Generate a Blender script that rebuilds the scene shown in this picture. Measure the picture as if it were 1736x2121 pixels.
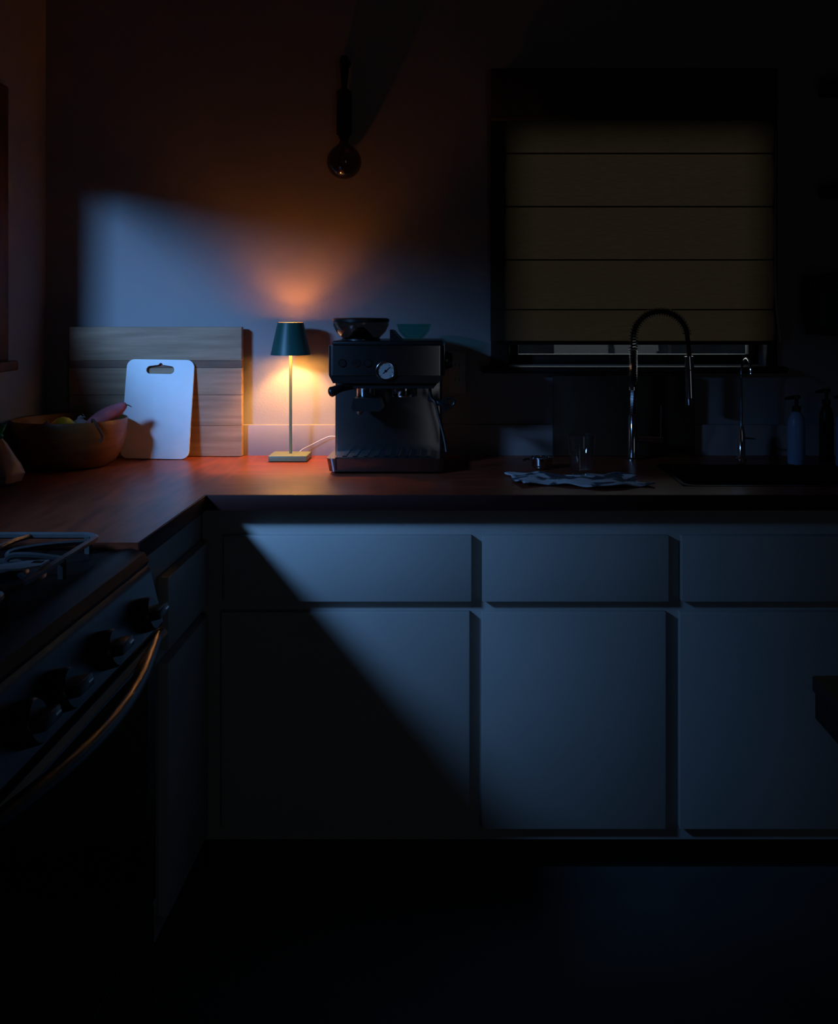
import bpy, bmesh, math, random
from mathutils import Vector, Matrix
random.seed(4)
S = bpy.context.scene
for o in list(bpy.data.objects): bpy.data.objects.remove(o)
COL = S.collection
PI = math.pi
# ---------------------------------------------------------------- camera
F = 2057.0; VX, VY = 950.0, 650.0; CZ = 1.33; W, H = 1736.0, 2121.0
cd = bpy.data.cameras.new('camera'); cam = bpy.data.objects.new('camera', cd); COL.objects.link(cam)
cam.location = (0, 0, CZ); cam.rotation_euler = (PI/2, 0, 0)
cd.sensor_fit = 'HORIZONTAL'; cd.sensor_width = 36.0; cd.lens = F/W*36
cd.shift_x = (W/2 - VX)/W; cd.shift_y = (VY - H/2)/W
cd.clip_start = 0.02
S.camera = cam
# ---------------------------------------------------------------- world, lights, exposure
S.view_settings.view_transform = 'Standard'; S.view_settings.look = 'None'
S.view_settings.gamma = 1.0; S.view_settings.use_curve_mapping = False
S.view_settings.exposure = 0.0
SKY = 0.035
wd = bpy.data.worlds.new('world'); S.world = wd; wd.use_nodes = True
bg = wd.node_tree.nodes['Background']; bg.inputs[0].default_value = (0.15, 0.36, 0.90, 1); bg.inputs[1].default_value = SKY
WIN_Y0, WIN_Y1, WIN_Z0, WIN_Z1 = 0.70, 2.43, 1.235, 1.865      # opening of the left window
W2X0, W2X1, W2Z0, W2Z1 = 0.150, 0.905, 1.178, 1.885           # opening of the window in the far wall
WY = 2.925; LX = -1.216
def area(name, loc, rot, sx, sy, power=0, color=(1, 1, 1), portal=False):
    l = bpy.data.lights.new(name, 'AREA'); l.shape = 'RECTANGLE'; l.size = sx; l.size_y = sy
    l.energy = power; l.color = color
    if portal: l.cycles.is_portal = True
    o = bpy.data.objects.new(name, l); o.location = loc; o.rotation_euler = rot; COL.objects.link(o); return o
# left window daylight, added backlight for the blind, added fill behind the camera
SKYP = Vector((LX-.33, 1.08, 1.92))
def aim(loc, to): return (Vector(to)-Vector(loc)).to_track_quat('-Z', 'Y').to_euler()
area('window_daylight', SKYP, aim(SKYP, SKYP+Vector((.45, .80, -.38))), .34, .22, power=9.0, color=(.19, .46, 1.0)).data.spread = math.radians(72)
YL = Vector(((W2X0+W2X1)/2, WY+1.7, 1.75))
area('blind_backlight', YL, aim(YL, (.53, WY, 1.5)), 1.8, 1.4, power=7.5, color=(.92, .98, 1.0))  # area lamp added outside the far window to make the blind glow
area('added_fill', (1.25, -2.3, 1.0), (PI/2, 0, 0), 0.9, 1.5, power=1.0, color=(0.80, 0.89, 1.0))  # soft fill added behind the camera, no known source there

# ---------------------------------------------------------------- materials
def mat(name, col, rough=0.5, metal=0.0, noise=0, nscale=8, stretch=(1, 1, 1), col2=None, bump=0, trans=0, ior=1.45, emit=None, spec=0.5, coat=0, alpha=1, bscale=None, wave=False):
    m = bpy.data.materials.new(name); m.use_nodes = True; nt = m.node_tree; N = nt.nodes; L = nt.links
    b = N['Principled BSDF']
    b.inputs['Base Color'].default_value = (*col, 1); b.inputs['Roughness'].default_value = rough
    b.inputs['Metallic'].default_value = metal; b.inputs['IOR'].default_value = ior
    b.inputs['Transmission Weight'].default_value = trans; b.inputs['Specular IOR Level'].default_value = spec
    b.inputs['Coat Weight'].default_value = coat; b.inputs['Alpha'].default_value = alpha
    if emit: b.inputs['Emission Color'].default_value = (*emit[0], 1); b.inputs['Emission Strength'].default_value = emit[1]
    tc = N.new('ShaderNodeTexCoord'); mp = N.new('ShaderNodeMapping'); mp.inputs['Scale'].default_value = stretch
    L.new(tc.outputs['Object'], mp.inputs['Vector'])
    nz = N.new('ShaderNodeTexNoise'); nz.inputs['Scale'].default_value = nscale; nz.inputs['Detail'].default_value = 5
    L.new(mp.outputs[0], nz.inputs['Vector'])
    if col2 is None: col2 = tuple(c*0.86 for c in col)
    r = N.new('ShaderNodeValToRGB'); r.color_ramp.elements[0].position = 0.35; r.color_ramp.elements[1].position = 0.68
    r.color_ramp.elements[0].color = (*col2, 1); r.color_ramp.elements[1].color = (*col, 1)
    L.new(nz.outputs['Fac'], r.inputs[0]); L.new(r.outputs[0], b.inputs['Base Color'])
    if bump:
        n2 = nz
        if bscale:
            n2 = N.new('ShaderNodeTexNoise'); n2.inputs['Scale'].default_value = bscale; L.new(mp.outputs[0], n2.inputs['Vector'])
        bp = N.new('ShaderNodeBump'); bp.inputs['Strength'].default_value = bump; bp.inputs['Distance'].default_value = 0.002
        L.new(n2.outputs['Fac'], bp.inputs['Height']); L.new(bp.outputs[0], b.inputs['Normal'])
    return m
M = {}
M['wall'] = mat('wall_paint', (0.33, 0.31, 0.315), 0.8, nscale=3, col2=(0.315, 0.295, 0.30), bump=0.2, bscale=160, spec=0.2)
M['ceiling'] = mat('ceiling_paint', (0.25, 0.24, 0.23), 0.9)
M['floor'] = mat('floor_vinyl', (0.12, 0.12, 0.115), 0.55, nscale=5, col2=(0.10, 0.10, 0.097))
M['cab'] = mat('cabinet_paint', (0.53, 0.52, 0.50), 0.45, nscale=4, col2=(0.49, 0.48, 0.46), bump=0.12, bscale=90, spec=0.35)
M['toe'] = mat('toe_kick_black', (0.02, 0.02, 0.022), 0.7)
M['ctop'] = mat('countertop_wood', (0.30, 0.055, 0.020), 0.36, nscale=6, stretch=(1, 6, 6), col2=(0.17, 0.034, 0.016), bump=0.10, spec=0.45)
M['ctop2'] = mat('countertop_wood_turned', (0.30, 0.062, 0.026), 0.36, nscale=6, stretch=(7, 1, 6), col2=(0.14, 0.034, 0.018), bump=0.12, spec=0.45)
M['cedge'] = mat('countertop_edge_dark', (0.035, 0.009, 0.009), 0.6, nscale=8, spec=0.2)
M['ssteel'] = mat('stove_steel', (0.10, 0.10, 0.105), 0.38, 1.0, nscale=40, stretch=(1, 12, 1), col2=(0.11, 0.11, 0.115))
M['splash'] = mat('backsplash_paint', (0.33, 0.28, 0.28), 0.5, nscale=5)
M['trim'] = mat('window_trim_wood', (0.20, 0.075, 0.025), 0.45, nscale=8, stretch=(6, 6, 1), col2=(0.12, 0.04, 0.015))
M['darktrim'] = mat('window_trim_dark', (0.012, 0.010, 0.009), 0.45, nscale=8)
M['steel'] = mat('brushed_steel', (0.42, 0.42, 0.43), 0.27, 1.0, nscale=40, stretch=(1, 1, 12), col2=(0.38, 0.38, 0.39))
M['msteel'] = mat('machine_steel', (0.30, 0.30, 0.31), 0.22, 1.0, nscale=40, stretch=(1, 1, 12), col2=(0.26, 0.26, 0.27))
M['spat'] = mat('worn_steel_utensil', (0.50, 0.52, 0.55), 0.55, 0.35)
M['chrome'] = mat('chrome', (0.70, 0.71, 0.73), 0.10, 1.0)
M['darksteel'] = mat('dark_steel', (0.12, 0.12, 0.13), 0.30, 1.0)
M['black'] = mat('black_plastic', (0.012, 0.012, 0.013), 0.35)
M['rubber'] = mat('black_rubber', (0.010, 0.010, 0.010), 0.8)
M['iron'] = mat('cast_iron', (0.13, 0.135, 0.14), 0.36, nscale=60, bump=0.3)
M['enamel'] = mat('black_enamel', (0.012, 0.009, 0.008), 0.42, spec=0.2)
M['ovenglass'] = mat('oven_glass', (0.006, 0.006, 0.008), 0.12)
M['boardw'] = mat('pale_board_wood', (0.42, 0.27, 0.17), 0.55, nscale=5, stretch=(1.2, 8, 14), col2=(0.30, 0.18, 0.11), bump=0.1)
M['boardd'] = mat('dark_board_strip', (0.22, 0.12, 0.075), 0.55, nscale=5, stretch=(1.2, 8, 14), col2=(0.15, 0.075, 0.045), bump=0.1)
M['brownb'] = mat('brown_board_wood', (0.055, 0.028, 0.011), 0.6, nscale=6, stretch=(10, 4, 1), col2=(0.035, 0.018, 0.007))
M['whitep'] = mat('white_plastic', (0.80, 0.82, 0.84), 0.45, nscale=30, col2=(0.77, 0.79, 0.81), bump=0.05)
M['green'] = mat('lamp_green_paint', (0.012, 0.085, 0.075), 0.42, spec=0.5)
M['sage'] = mat('lamp_stem_green', (0.20, 0.24, 0.14), 0.45)
M['liner'] = mat('shade_white_liner', (0.85, 0.75, 0.6), 0.6)
M['bowl'] = mat('bowl_wood', (0.24, 0.095, 0.028), 0.42, nscale=7, stretch=(1, 1, 9), col2=(0.16, 0.06, 0.016), bump=0.08)
M['lemon'] = mat('lemon_peel', (0.85, 0.62, 0.02), 0.45, nscale=60, bump=0.3, col2=(0.78, 0.52, 0.015))
M['yam'] = mat('sweet_potato_skin', (0.46, 0.13, 0.16), 0.7, nscale=22, stretch=(1, 1, 3), col2=(0.33, 0.09, 0.11), bump=0.4)
M['garlic'] = mat('garlic_skin', (0.50, 0.42, 0.38), 0.7, nscale=20, bump=0.3)
M['stemb'] = mat('dry_stem', (0.12, 0.08, 0.04), 0.8)
M['leather'] = mat('dark_leather', (0.05, 0.03, 0.02), 0.6)
M['bag'] = mat('net_bag_film', (0.55, 0.42, 0.45), 0.35, trans=0.35, alpha=0.75, nscale=30, bump=0.6)
M['onion'] = mat('onion_skin', (0.28, 0.12, 0.12), 0.5)
M['bagtie'] = mat('green_tie', (0.02, 0.28, 0.16), 0.5)
M['cord'] = mat('white_cord', (0.75, 0.72, 0.70), 0.5)
M['rope'] = mat('dark_rope', (0.030, 0.016, 0.010), 0.9, nscale=60, bump=0.8)
M['bottle'] = mat('blue_soap_bottle', (0.35, 0.50, 0.80), 0.3)
M['cloth'] = mat('dish_towel_cloth', (0.55, 0.58, 0.62), 0.9, nscale=14, col2=(0.06, 0.07, 0.09), bump=0.5, bscale=200)
M['cloth'].node_tree.nodes['Color Ramp'].color_ramp.elements[0].position = 0.46
M['cloth'].node_tree.nodes['Color Ramp'].color_ramp.elements[1].position = 0.50
M['shelf'] = mat('shelf_dark_wood', (0.03, 0.02, 0.015), 0.5, nscale=6, stretch=(1, 6, 6))
M['potg'] = mat('green_enamel_pot', (0.01, 0.06, 0.05), 0.3)
M['table'] = mat('table_dark_wood', (0.005, 0.004, 0.0035), 0.6, nscale=6, stretch=(1, 6, 6))
M['outlet'] = mat('outlet_plate_plastic', (0.40, 0.40, 0.40), 0.4)
M['ground'] = mat('garden_ground', (0.02, 0.025, 0.015), 0.9)
M['blocker'] = mat('sky_blocker', (0.015, 0.02, 0.010), 0.9, bump=1)
def glass(name, col, rough=0.0, thin=False, mixf=0.35):
    m = bpy.data.materials.new(name); m.use_nodes = True; nt = m.node_tree; N = nt.nodes; L = nt.links
    N.remove(N['Principled BSDF']); out = N['Material Output']
    tr = N.new('ShaderNodeBsdfTransparent'); tr.inputs[0].default_value = (*col, 1)
    gl = N.new('ShaderNodeBsdfGlossy'); gl.inputs[0].default_value = (1, 1, 1, 1); gl.inputs['Roughness'].default_value = rough
    lw = N.new('ShaderNodeLayerWeight'); lw.inputs[0].default_value = 0.5
    pw = N.new('ShaderNodeMath'); pw.operation = 'POWER'; pw.inputs[1].default_value = 4.0; L.new(lw.outputs['Facing'], pw.inputs[0])
    fr = N.new('ShaderNodeMapRange'); fr.inputs[3].default_value = 0.06; fr.inputs[4].default_value = 0.75; L.new(pw.outputs[0], fr.inputs[0])
    mx = N.new('ShaderNodeMixShader'); L.new(fr.outputs[0], mx.inputs[0]); L.new(tr.outputs[0], mx.inputs[1]); L.new(gl.outputs[0], mx.inputs[2])
    L.new(mx.outputs[0], out.inputs[0]); return m
M['pane'] = glass('window_pane_glass', (0.92, 0.95, 0.94))
M['pane_clear'] = glass('left_window_glass', (0.96, 0.97, 0.97))
_n = M['pane_clear'].node_tree; _m = [q for q in _n.nodes if q.type == 'MIX_SHADER'][0]
_n.links.remove(_m.inputs[0].links[0]); _m.inputs[0].default_value = 0.04
M['tumbler'] = glass('clear_tumbler_glass', (0.95, 0.96, 0.96), 0.02)
M['smoke'] = glass('smoky_hopper_plastic', (0.62, 0.56, 0.52), 0.05)
M['teal'] = glass('teal_dish_glass', (0.62, 0.93, 0.88), 0.05)
M['bulb'] = glass('bulb_tinted_glass', (0.35, 0.34, 0.28), 0.03)
def fabric(name, col, tcol, f):
    m = bpy.data.materials.new(name); m.use_nodes = True; nt = m.node_tree; N = nt.nodes; L = nt.links
    N.remove(N['Principled BSDF']); out = N['Material Output']
    d = N.new('ShaderNodeBsdfDiffuse'); d.inputs[0].default_value = (*col, 1)
    t = N.new('ShaderNodeBsdfTranslucent'); t.inputs[0].default_value = (*tcol, 1)
    tc = N.new('ShaderNodeTexCoord'); mp = N.new('ShaderNodeMapping'); mp.inputs['Scale'].default_value = (40, 40, 320)
    nz = N.new('ShaderNodeTexNoise'); nz.inputs['Scale'].default_value = 1.0
    L.new(tc.outputs['Object'], mp.inputs[0]); L.new(mp.outputs[0], nz.inputs['Vector'])
    mr = N.new('ShaderNodeMapRange'); mr.inputs[3].default_value = f*0.75; mr.inputs[4].default_value = f*1.25
    L.new(nz.outputs['Fac'], mr.inputs[0])
    mx = N.new('ShaderNodeMixShader'); L.new(mr.outputs[0], mx.inputs[0]); L.new(d.outputs[0], mx.inputs[1]); L.new(t.outputs[0], mx.inputs[2])
    L.new(mx.outputs[0], out.inputs[0]); return m
M['blind'] = fabric('linen_blind', (0.10, 0.085, 0.06), (0.15, 0.102, 0.058), 0.5)
M['blind2'] = fabric('blind_seam', (0.08, 0.068, 0.05), (0.08, 0.055, 0.03), 0.4)
M['header'] = mat('blind_header_cloth', (0.06, 0.05, 0.04), 0.9)
M['diffuser'] = fabric('lamp_diffuser', (0.9, 0.85, 0.8), (0.9, 0.72, 0.62), 0.75)

# ---------------------------------------------------------------- helpers
def P(px, py, Y): return Vector(((px-VX)/F*Y, Y, CZ-(py-VY)/F*Y))
def link(name, bm, m, parent=None, smooth=True, loc=None):
    bmesh.ops.recalc_face_normals(bm, faces=bm.faces)
    me = bpy.data.meshes.new(name); bm.to_mesh(me); bm.free()
    ms = m if isinstance(m, (list, tuple)) else [m]
    for q in ms: me.materials.append(M[q])
    if smooth:
        for p in me.polygons: p.use_smooth = True
        me.set_sharp_from_angle(angle=math.radians(35))
    o = bpy.data.objects.new(name, me); COL.objects.link(o)
    if parent: o.parent = parent; o.matrix_parent_inverse = Matrix.Translation(-parent.location) @ Matrix.Identity(4) if False else parent.matrix_world.inverted()
    return o
def tag(o, label, cat, group=None):
    o['label'] = label; o['category'] = cat
    if group: o['group'] = group
    return o
def thing(name, label, cat, loc, group=None):
    o = bpy.data.objects.new(name, None); COL.objects.link(o); o.location = loc; o.empty_display_size = 0.05
    bpy.context.view_layer.update()
    o.matrix_world = Matrix.Translation(Vector(loc)); return tag(o, label, cat, group)
def struct(name, bm, m, parent=None):
    o = link(name, bm, m, parent)
    if not parent: o['kind'] = 'structure'
    return o
def nb(): return bmesh.new()
def box(bm, x0, x1, y0, y1, z0, z1, bev=0, seg=2, vert_only=False, mat_rot=None):
    r = bmesh.ops.create_cube(bm, size=1)['verts']
    for v in r: v.co = Vector(((v.co.x+.5)*(x1-x0)+x0, (v.co.y+.5)*(y1-y0)+y0, (v.co.z+.5)*(z1-z0)+z0))
    if bev:
        es = set(e for v in r for e in v.link_edges)
        if vert_only: es = {e for e in es if abs(e.verts[0].co.z-e.verts[1].co.z) > 1e-6}
        bmesh.ops.bevel(bm, geom=list(es), offset=bev, segments=seg, profile=0.5, affect='EDGES')
    return bm
def prism(bm, pts, axis, a, b):
    # pts 2D polygon; axis 'x': (y,z) ; 'y': (x,z); 'z': (x,y)
    def mk(p, t):
        return {'x': (t, p[0], p[1]), 'y': (p[0], t, p[1]), 'z': (p[0], p[1], t)}[axis]
    va = [bm.verts.new(mk(p, a)) for p in pts]; vb = [bm.verts.new(mk(p, b)) for p in pts]
    n = len(pts)
    bm.faces.new(va); bm.faces.new(vb[::-1])
    for i in range(n): bm.faces.new((va[i], vb[i], vb[(i+1) % n], va[(i+1) % n]))
    return bm
def lathe(bm, prof, c=(0, 0, 0), n=32, ax='z', close=False):
    rings = []
    c = Vector(c)
    for r, h in prof:
        ring = []
        for i in range(n):
            a = 2*PI*i/n
            p = {'z': (r*math.cos(a), r*math.sin(a), h), 'y': (r*math.cos(a), h, r*math.sin(a)), 'x': (h, r*math.cos(a), r*math.sin(a))}[ax]
            ring.append(bm.verts.new(c+Vector(p)))
        rings.append(ring)
    for k in range(len(rings)-1):
        for i in range(n):
            bm.faces.new((rings[k][i], rings[k][(i+1) % n], rings[k+1][(i+1) % n], rings[k+1][i]))
    if close:
        for i in range(n): bm.faces.new((rings[-1][i], rings[-1][(i+1) % n], rings[0][(i+1) % n], rings[0][i]))
    else:
        if prof[0][0] > 1e-5: bm.faces.new(rings[0])
        if prof[-1][0] > 1e-5: bm.faces.new(rings[-1][::-1])
    bmesh.ops.remove_doubles(bm, verts=bm.verts, dist=1e-6)
    return bm
def tube(bm, pts, r, n=10, cyc=False):
    pts = [Vector(p) for p in pts]; rr = r if isinstance(r, (list, tuple)) else [r]*len(pts)
    rings = []; up = None
    for i, p in enumerate(pts):
        a = pts[i-1] if (i > 0 or cyc) else pts[i]; b = pts[(i+1) % len(pts)] if (i < len(pts)-1 or cyc) else pts[i]
        t = (b-a).normalized()
        if up is None:
            up = Vector((0, 0, 1)) if abs(t.z) < .9 else Vector((1, 0, 0))
        up = (up - t*up.dot(t)).normalized(); s = t.cross(up)
        rings.append([bm.verts.new(p + rr[i]*(math.cos(2*PI*k/n)*up + math.sin(2*PI*k/n)*s)) for k in range(n)])
    m = len(rings)
    for i in range(m if cyc else m-1):
        A = rings[i]; B = rings[(i+1) % m]
        for k in range(n): bm.faces.new((A[k], A[(k+1) % n], B[(k+1) % n], B[k]))
    if not cyc: bm.faces.new(rings[0][::-1]); bm.faces.new(rings[-1])
    return bm
def rrect(x0, x1, z0, z1, r, n=6):
    out = []
    for cx, cz, a0 in ((x1-r, z1-r, 0), (x0+r, z1-r, 90), (x0+r, z0+r, 180), (x1-r, z0+r, 270)):
        for i in range(n+1):
            a = math.radians(a0+90*i/n); out.append((cx+r*math.cos(a), cz+r*math.sin(a)))
    return out
def bez(p, n=16):
    # catmull-rom through points
    p = [Vector(q) for q in p]; q = [p[0]]+p+[p[-1]]; out = []
    for i in range(1, len(q)-2):
        for k in range(n):
            t = k/n; a, b, c, d = q[i-1:i+3]
            out.append(0.5*((2*b)+(c-a)*t+(2*a-5*b+4*c-d)*t*t+(3*b-a-3*c+d)*t**3))
    out.append(p[-1]); return out

# ================================================================ SETTING
ZT = 0.916; RX = 2.3; BY = -1.9; CH = 2.55
bm = nb(); box(bm, LX-.2, RX+.15, BY-.12, WY+.15, -.1, 0); struct('floor', bm, 'floor')
bm = nb(); box(bm, LX-.2, RX+.15, BY-.12, WY+.15, CH, CH+.1); struct('ceiling', bm, 'ceiling')
def wall_open(name, plane, t0, t1, a0, a1, oa0, oa1, oz0, oz1, z1=CH):
    bm = nb()
    def B(u0, u1, z0, zz1):
        if u1-u0 < 1e-4 or zz1-z0 < 1e-4: return
        if plane == 'x': box(bm, t0, t1, u0, u1, z0, zz1)
        else: box(bm, u0, u1, t0, t1, z0, zz1)
    B(a0, oa0, 0, z1); B(oa1, a1, 0, z1); B(oa0, oa1, 0, oz0); B(oa0, oa1, oz1, z1)
    return struct(name, bm, 'wall')
wall_open('wall_left', 'x', LX-.14, LX, BY, WY, WIN_Y0, WIN_Y1, WIN_Z0, WIN_Z1)
wall_open('wall_back', 'y', WY, WY+.14, LX-.14, RX, W2X0, W2X1, W2Z0, W2Z1)
bm = nb(); box(bm, RX, RX+.14, BY, WY+.14, 0, CH); struct('wall_right', bm, 'wall')
wall_open('wall_front', 'y', BY-.12, BY, LX-.14, RX, .75, 1.7, 0, 2.05)
# outside
bm = nb(); box(bm, -60, 60, -40, 60, -.6, -.5); struct('garden_ground', bm, 'ground')
bm = nb(); box(bm, LX-3.4, LX-2.9, -6, 14, -.5, 2.55); struct('sky_blocker', bm, 'blocker')  # unseen slab added outside to block the low sky
bm = nb(); box(bm, .3, 2.2, -3.4, -3.35, 0, 2.5); struct('hall_wall', bm, 'wall')
# left window with frame, pane, brown casing and sill
w = thing('window_1', '', '', (LX, (WIN_Y0+WIN_Y1)/2, WIN_Z0)); del w['label']; del w['category']; w['kind'] = 'structure'
bm = nb()
for (a, b, c, d) in ((WIN_Y0, WIN_Y1, WIN_Z0, WIN_Z0+.035), (WIN_Y0, WIN_Y1, WIN_Z1-.035, WIN_Z1), (WIN_Y0, WIN_Y0+.035, WIN_Z0, WIN_Z1), (WIN_Y1-.035, WIN_Y1, WIN_Z0, WIN_Z1)):
    box(bm, LX-.11, LX-.07, a, b, c, d)
link('window_frame', bm, 'trim', w)
bm = nb(); box(bm, LX-.092, LX-.088, WIN_Y0+.03, WIN_Y1-.03, WIN_Z0+.03, WIN_Z1-.03); link('pane', bm, 'pane_clear', w)
bm = nb(); box(bm, LX-.03, LX-.004, WIN_Y0+.001, WIN_Y1-.001, WIN_Z0+.001, 1.465, .002); link('light_block_panel', bm, 'trim', w)  # opaque panel added to block the lower window light
TY = 2.645
bm = nb(); box(bm, LX, LX+.018, WIN_Y1-.005, TY, WIN_Z0-.03, WIN_Z1+.07, .003); box(bm, LX, LX+.018, WIN_Y0-.09, WIN_Y0, WIN_Z0-.03, WIN_Z1+.07, .003)
box(bm, LX, LX+.018, WIN_Y0, WIN_Y1-.006, 1.738, WIN_Z1+.06, .003); link('casing', bm, 'trim', w)  # head piece extended below the opening top to cut off the light
bm = nb(); box(bm, LX-.07, LX+.035, WIN_Y0-.1, TY+.025, 1.178, 1.205, .006); link('window_sill', bm, 'trim', w)

# far window: dark frame, pane, sill
w = thing('window_2', '', '', ((W2X0+W2X1)/2, WY, W2Z0)); del w['label']; del w['category']; w['kind'] = 'structure'
bm = nb()
for (a, b, c, d) in ((W2X0, W2X1, W2Z0, W2Z0+.03), (W2X0, W2X1, W2Z1-.03, W2Z1), (W2X0, W2X0+.03, W2Z0, W2Z1), (W2X1-.03, W2X1, W2Z0, W2Z1)):
    box(bm, a, b, WY+.07, WY+.11, c, d, .003)
link('window_frame', bm, 'darktrim', w)
bm = nb(); box(bm, W2X0+.025, W2X1-.025, WY+.088, WY+.092, W2Z0+.025, W2Z1-.025); link('pane', bm, 'pane', w)
bm = nb()
for (a, b, c, d) in ((.095, W2X0, W2Z0, 2.0), (W2X1, .936, W2Z0, 2.0), (W2X0, W2X1, W2Z1, 2.0)):
    box(bm, a, b, WY-.012, WY+.001, c, d, .002)
link('casing', bm, 'darktrim', w)
bm = nb(); box(bm, .070, .958, WY-.045, WY+.07, 1.157, 1.176, .006, 3); link('window_sill', bm, 'darktrim', w)

# ================================================================ ROMAN BLIND
bx0, bx1 = (1016-VX)/F*2.895, (1606-VX)/F*2.895; yb = 2.895
def bz(py, Y=2.895): return CZ-(py-VY)/F*Y
t = thing('roman_blind', 'folded beige linen roman blind, lit from behind, lowered over the window above the sink', 'blind', ((bx0+bx1)/2, yb, bz(712)))
bm = nb(); box(bm, bx0, bx1, 2.865, 2.912, bz(250), bz(146), .004); link('header', bm, 'header', t)
ys = [247, 318, 428, 538, 641, 706]
for i in range(5):
    z1, z0 = bz(ys[i]), bz(ys[i+1]); bm = nb(); n = 24; rows = 6
    g = []
    for r in range(rows+1):
        f = r/rows; z = z1+(z0-z1)*f; y = yb - .006*math.sin(PI*f)
        g.append([bm.verts.new((bx0+(bx1-bx0)*c/n + (0.006*max(0, (1-(z-bz(706))/.5)) if c == n else 0), y+.0012*math.sin(c*1.1+i), z)) for c in range(n+1)])
    for r in range(rows):
        for c in range(n): bm.faces.new((g[r][c], g[r][c+1], g[r+1][c+1], g[r+1][c]))
    link('blind_panel', bm, 'blind', t)
    if i < 4:
        bm = nb(); box(bm, bx0+.004, bx1-.004, yb-.006, yb-.0005, z0-.0025, z0+.0015); link('seam_rod', bm, 'blind2', t)
bm = nb(); tube(bm, [(bx0+.03, yb-.002, bz(710)), (bx1-.012, yb-.002, bz(710))], .006, 8); link('bottom_rail', bm, 'darksteel', t)
bm = nb()
pts = bez([(bx1+.001, 2.893, bz(268)), (bx1-.002, 2.888, bz(420)), (bx1-.004, 2.884, bz(560)), (bx1-.002, 2.878, bz(640)), (bx1+.006, 2.868, bz(708))], 8)
wd_ = [.0015+.0075*(i/(len(pts)-1))**1.3 for i in range(len(pts))]
va = [(bm.verts.new(p+Vector((-wd_[i]*.5, -wd_[i]*.7, 0))), bm.verts.new(p+Vector((wd_[i]*.5, wd_[i]*.4, 0))), bm.verts.new(p+Vector((wd_[i]*.5+.001, wd_[i]*.4+.002, 0)))) for i, p in enumerate(pts)]
for a, b in zip(va, va[1:]): bm.faces.new((a[0], a[1], b[1], b[0])); bm.faces.new((a[1], a[2], b[2], b[1]))
link('curled_hem', bm, 'whitep', t)['label'] = 'pale lining hem curling at the right edge'

# ================================================================ COUNTERTOP
CF = 2.275; CLX = -0.581; SB = 2.907
t = thing('countertop', 'continuous L-shaped reddish-brown wooden worktop with backsplash', 'countertop', (-.2, 2.6, ZT-.036))
SX0, SX1, SY0, SY1 = .54, 1.22, 2.385, 2.735
bm = nb(); z0 = ZT-.036
zq = ZT-.0006
box(bm, CLX, SX0, CF, SB, z0, zq, 0); box(bm, SX0, SX1, CF, SY0, z0, zq); box(bm, SX0, SX1, SY1, SB, z0, zq); box(bm, SX1, RX-.001, CF, SB, z0, zq)
link('slab', bm, 'ctop', t)
bm = nb(); box(bm, LX, CLX, 1.80, SB, z0, zq, 0); link('slab', bm, 'ctop2', t)
bm = nb(); box(bm, LX, .62*1.0, SB, WY, ZT-.02, ZT+.089, .002); link('backsplash', bm, 'splash', t)
bm = nb(); box(bm, .62, RX, SB, WY, ZT-.02, ZT+.089, .002); link('backsplash', bm, 'splash', t)
bm = nb(); box(bm, CLX, RX-.002, CF-.004, CF, z0, zq-.0004, .001); link('edge_strip', bm, 'cedge', t)
bm = nb(); box(bm, CLX, CLX+.004, 1.80, CF-.004, z0, zq-.0004, .001); link('edge_strip', bm, 'cedge', t)
# sink
t = thing('kitchen_sink', 'dark recessed steel sink in the worktop under the spring faucet', 'sink', ((SX0+SX1)/2, (SY0+SY1)/2, ZT-.22))
bm = nb(); zb = ZT-.2
outer = rrect(SX0+.001, SX1-.001, SY0+.001, SY1-.001, .03); inner = rrect(SX0+.012, SX1-.012, SY0+.012, SY1-.012, .03)
A = [bm.verts.new((x, y, ZT+.001)) for x, y in outer]; B = [bm.verts.new((x, y, ZT+.001)) for x, y in inner]; C = [bm.verts.new((x, y, zb)) for x, y in inner]; D = [bm.verts.new((x, y, z0-.002)) for x, y in outer]
n = len(A)
for i in range(n):
    j = (i+1) % n; bm.faces.new((A[i], A[j], B[j], B[i])); bm.faces.new((B[i], B[j], C[j], C[i])); bm.faces.new((D[i], D[j], A[j], A[i]))
bm.faces.new(C); link('basin', bm, 'darksteel', t)
bm = nb(); lathe(bm, [(0, .002), (.03, .002), (.042, .005), (.045, 0)], ((SX0+SX1)/2, (SY0+SY1)/2, zb)); link('drain', bm, 'chrome', t)

# ================================================================ CABINETS
FY = 2.325; DY = 2.303
def cabinet_back(x0, x1, d0, d1, p0, p1, label):
    t = thing('base_cabinet', label, 'cabinet', ((x0+x1)/2, (FY+2.9)/2, 0.0), 'white base cabinets under the wooden worktop')
    bm = nb()
    u0, u1 = d0+.02, d1-.02
    box(bm, u0, u1, FY, FY+.018, .80, z0-.001); box(bm, u0, u1, FY, FY+.018, .630, .672); box(bm, u0, u1, FY, FY+.018, .10, .150)
    box(bm, x0, u0, FY, FY+.018, .10, z0-.001); box(bm, u1, x1, FY, FY+.018, .10, z0-.001)
    box(bm, x0, x0+.016, FY+.018, 2.90, .10, z0-.23); box(bm, x1-.016, x1, FY+.018, 2.90, .10, z0-.23); box(bm, x0+.016, x1-.016, FY+.018, 2.90, .10, .116)
    link('frame', bm, 'cab', t)
    bm = nb(); box(bm, d0, d1, DY, FY, .6615, .8145, .0025); link('drawer', bm, 'cab', t)
    bm = nb(); box(bm, p0, p1, DY, FY, .134, .6375, .0025); link('door', bm, 'cab', t)
    bm = nb(); box(bm, x0, x1, FY+.065, FY+.08, 0.0, .10); link('toe_kick', bm, 'toe', t)
def X(px, Y=DY): return (px-VX)/F*Y
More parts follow.
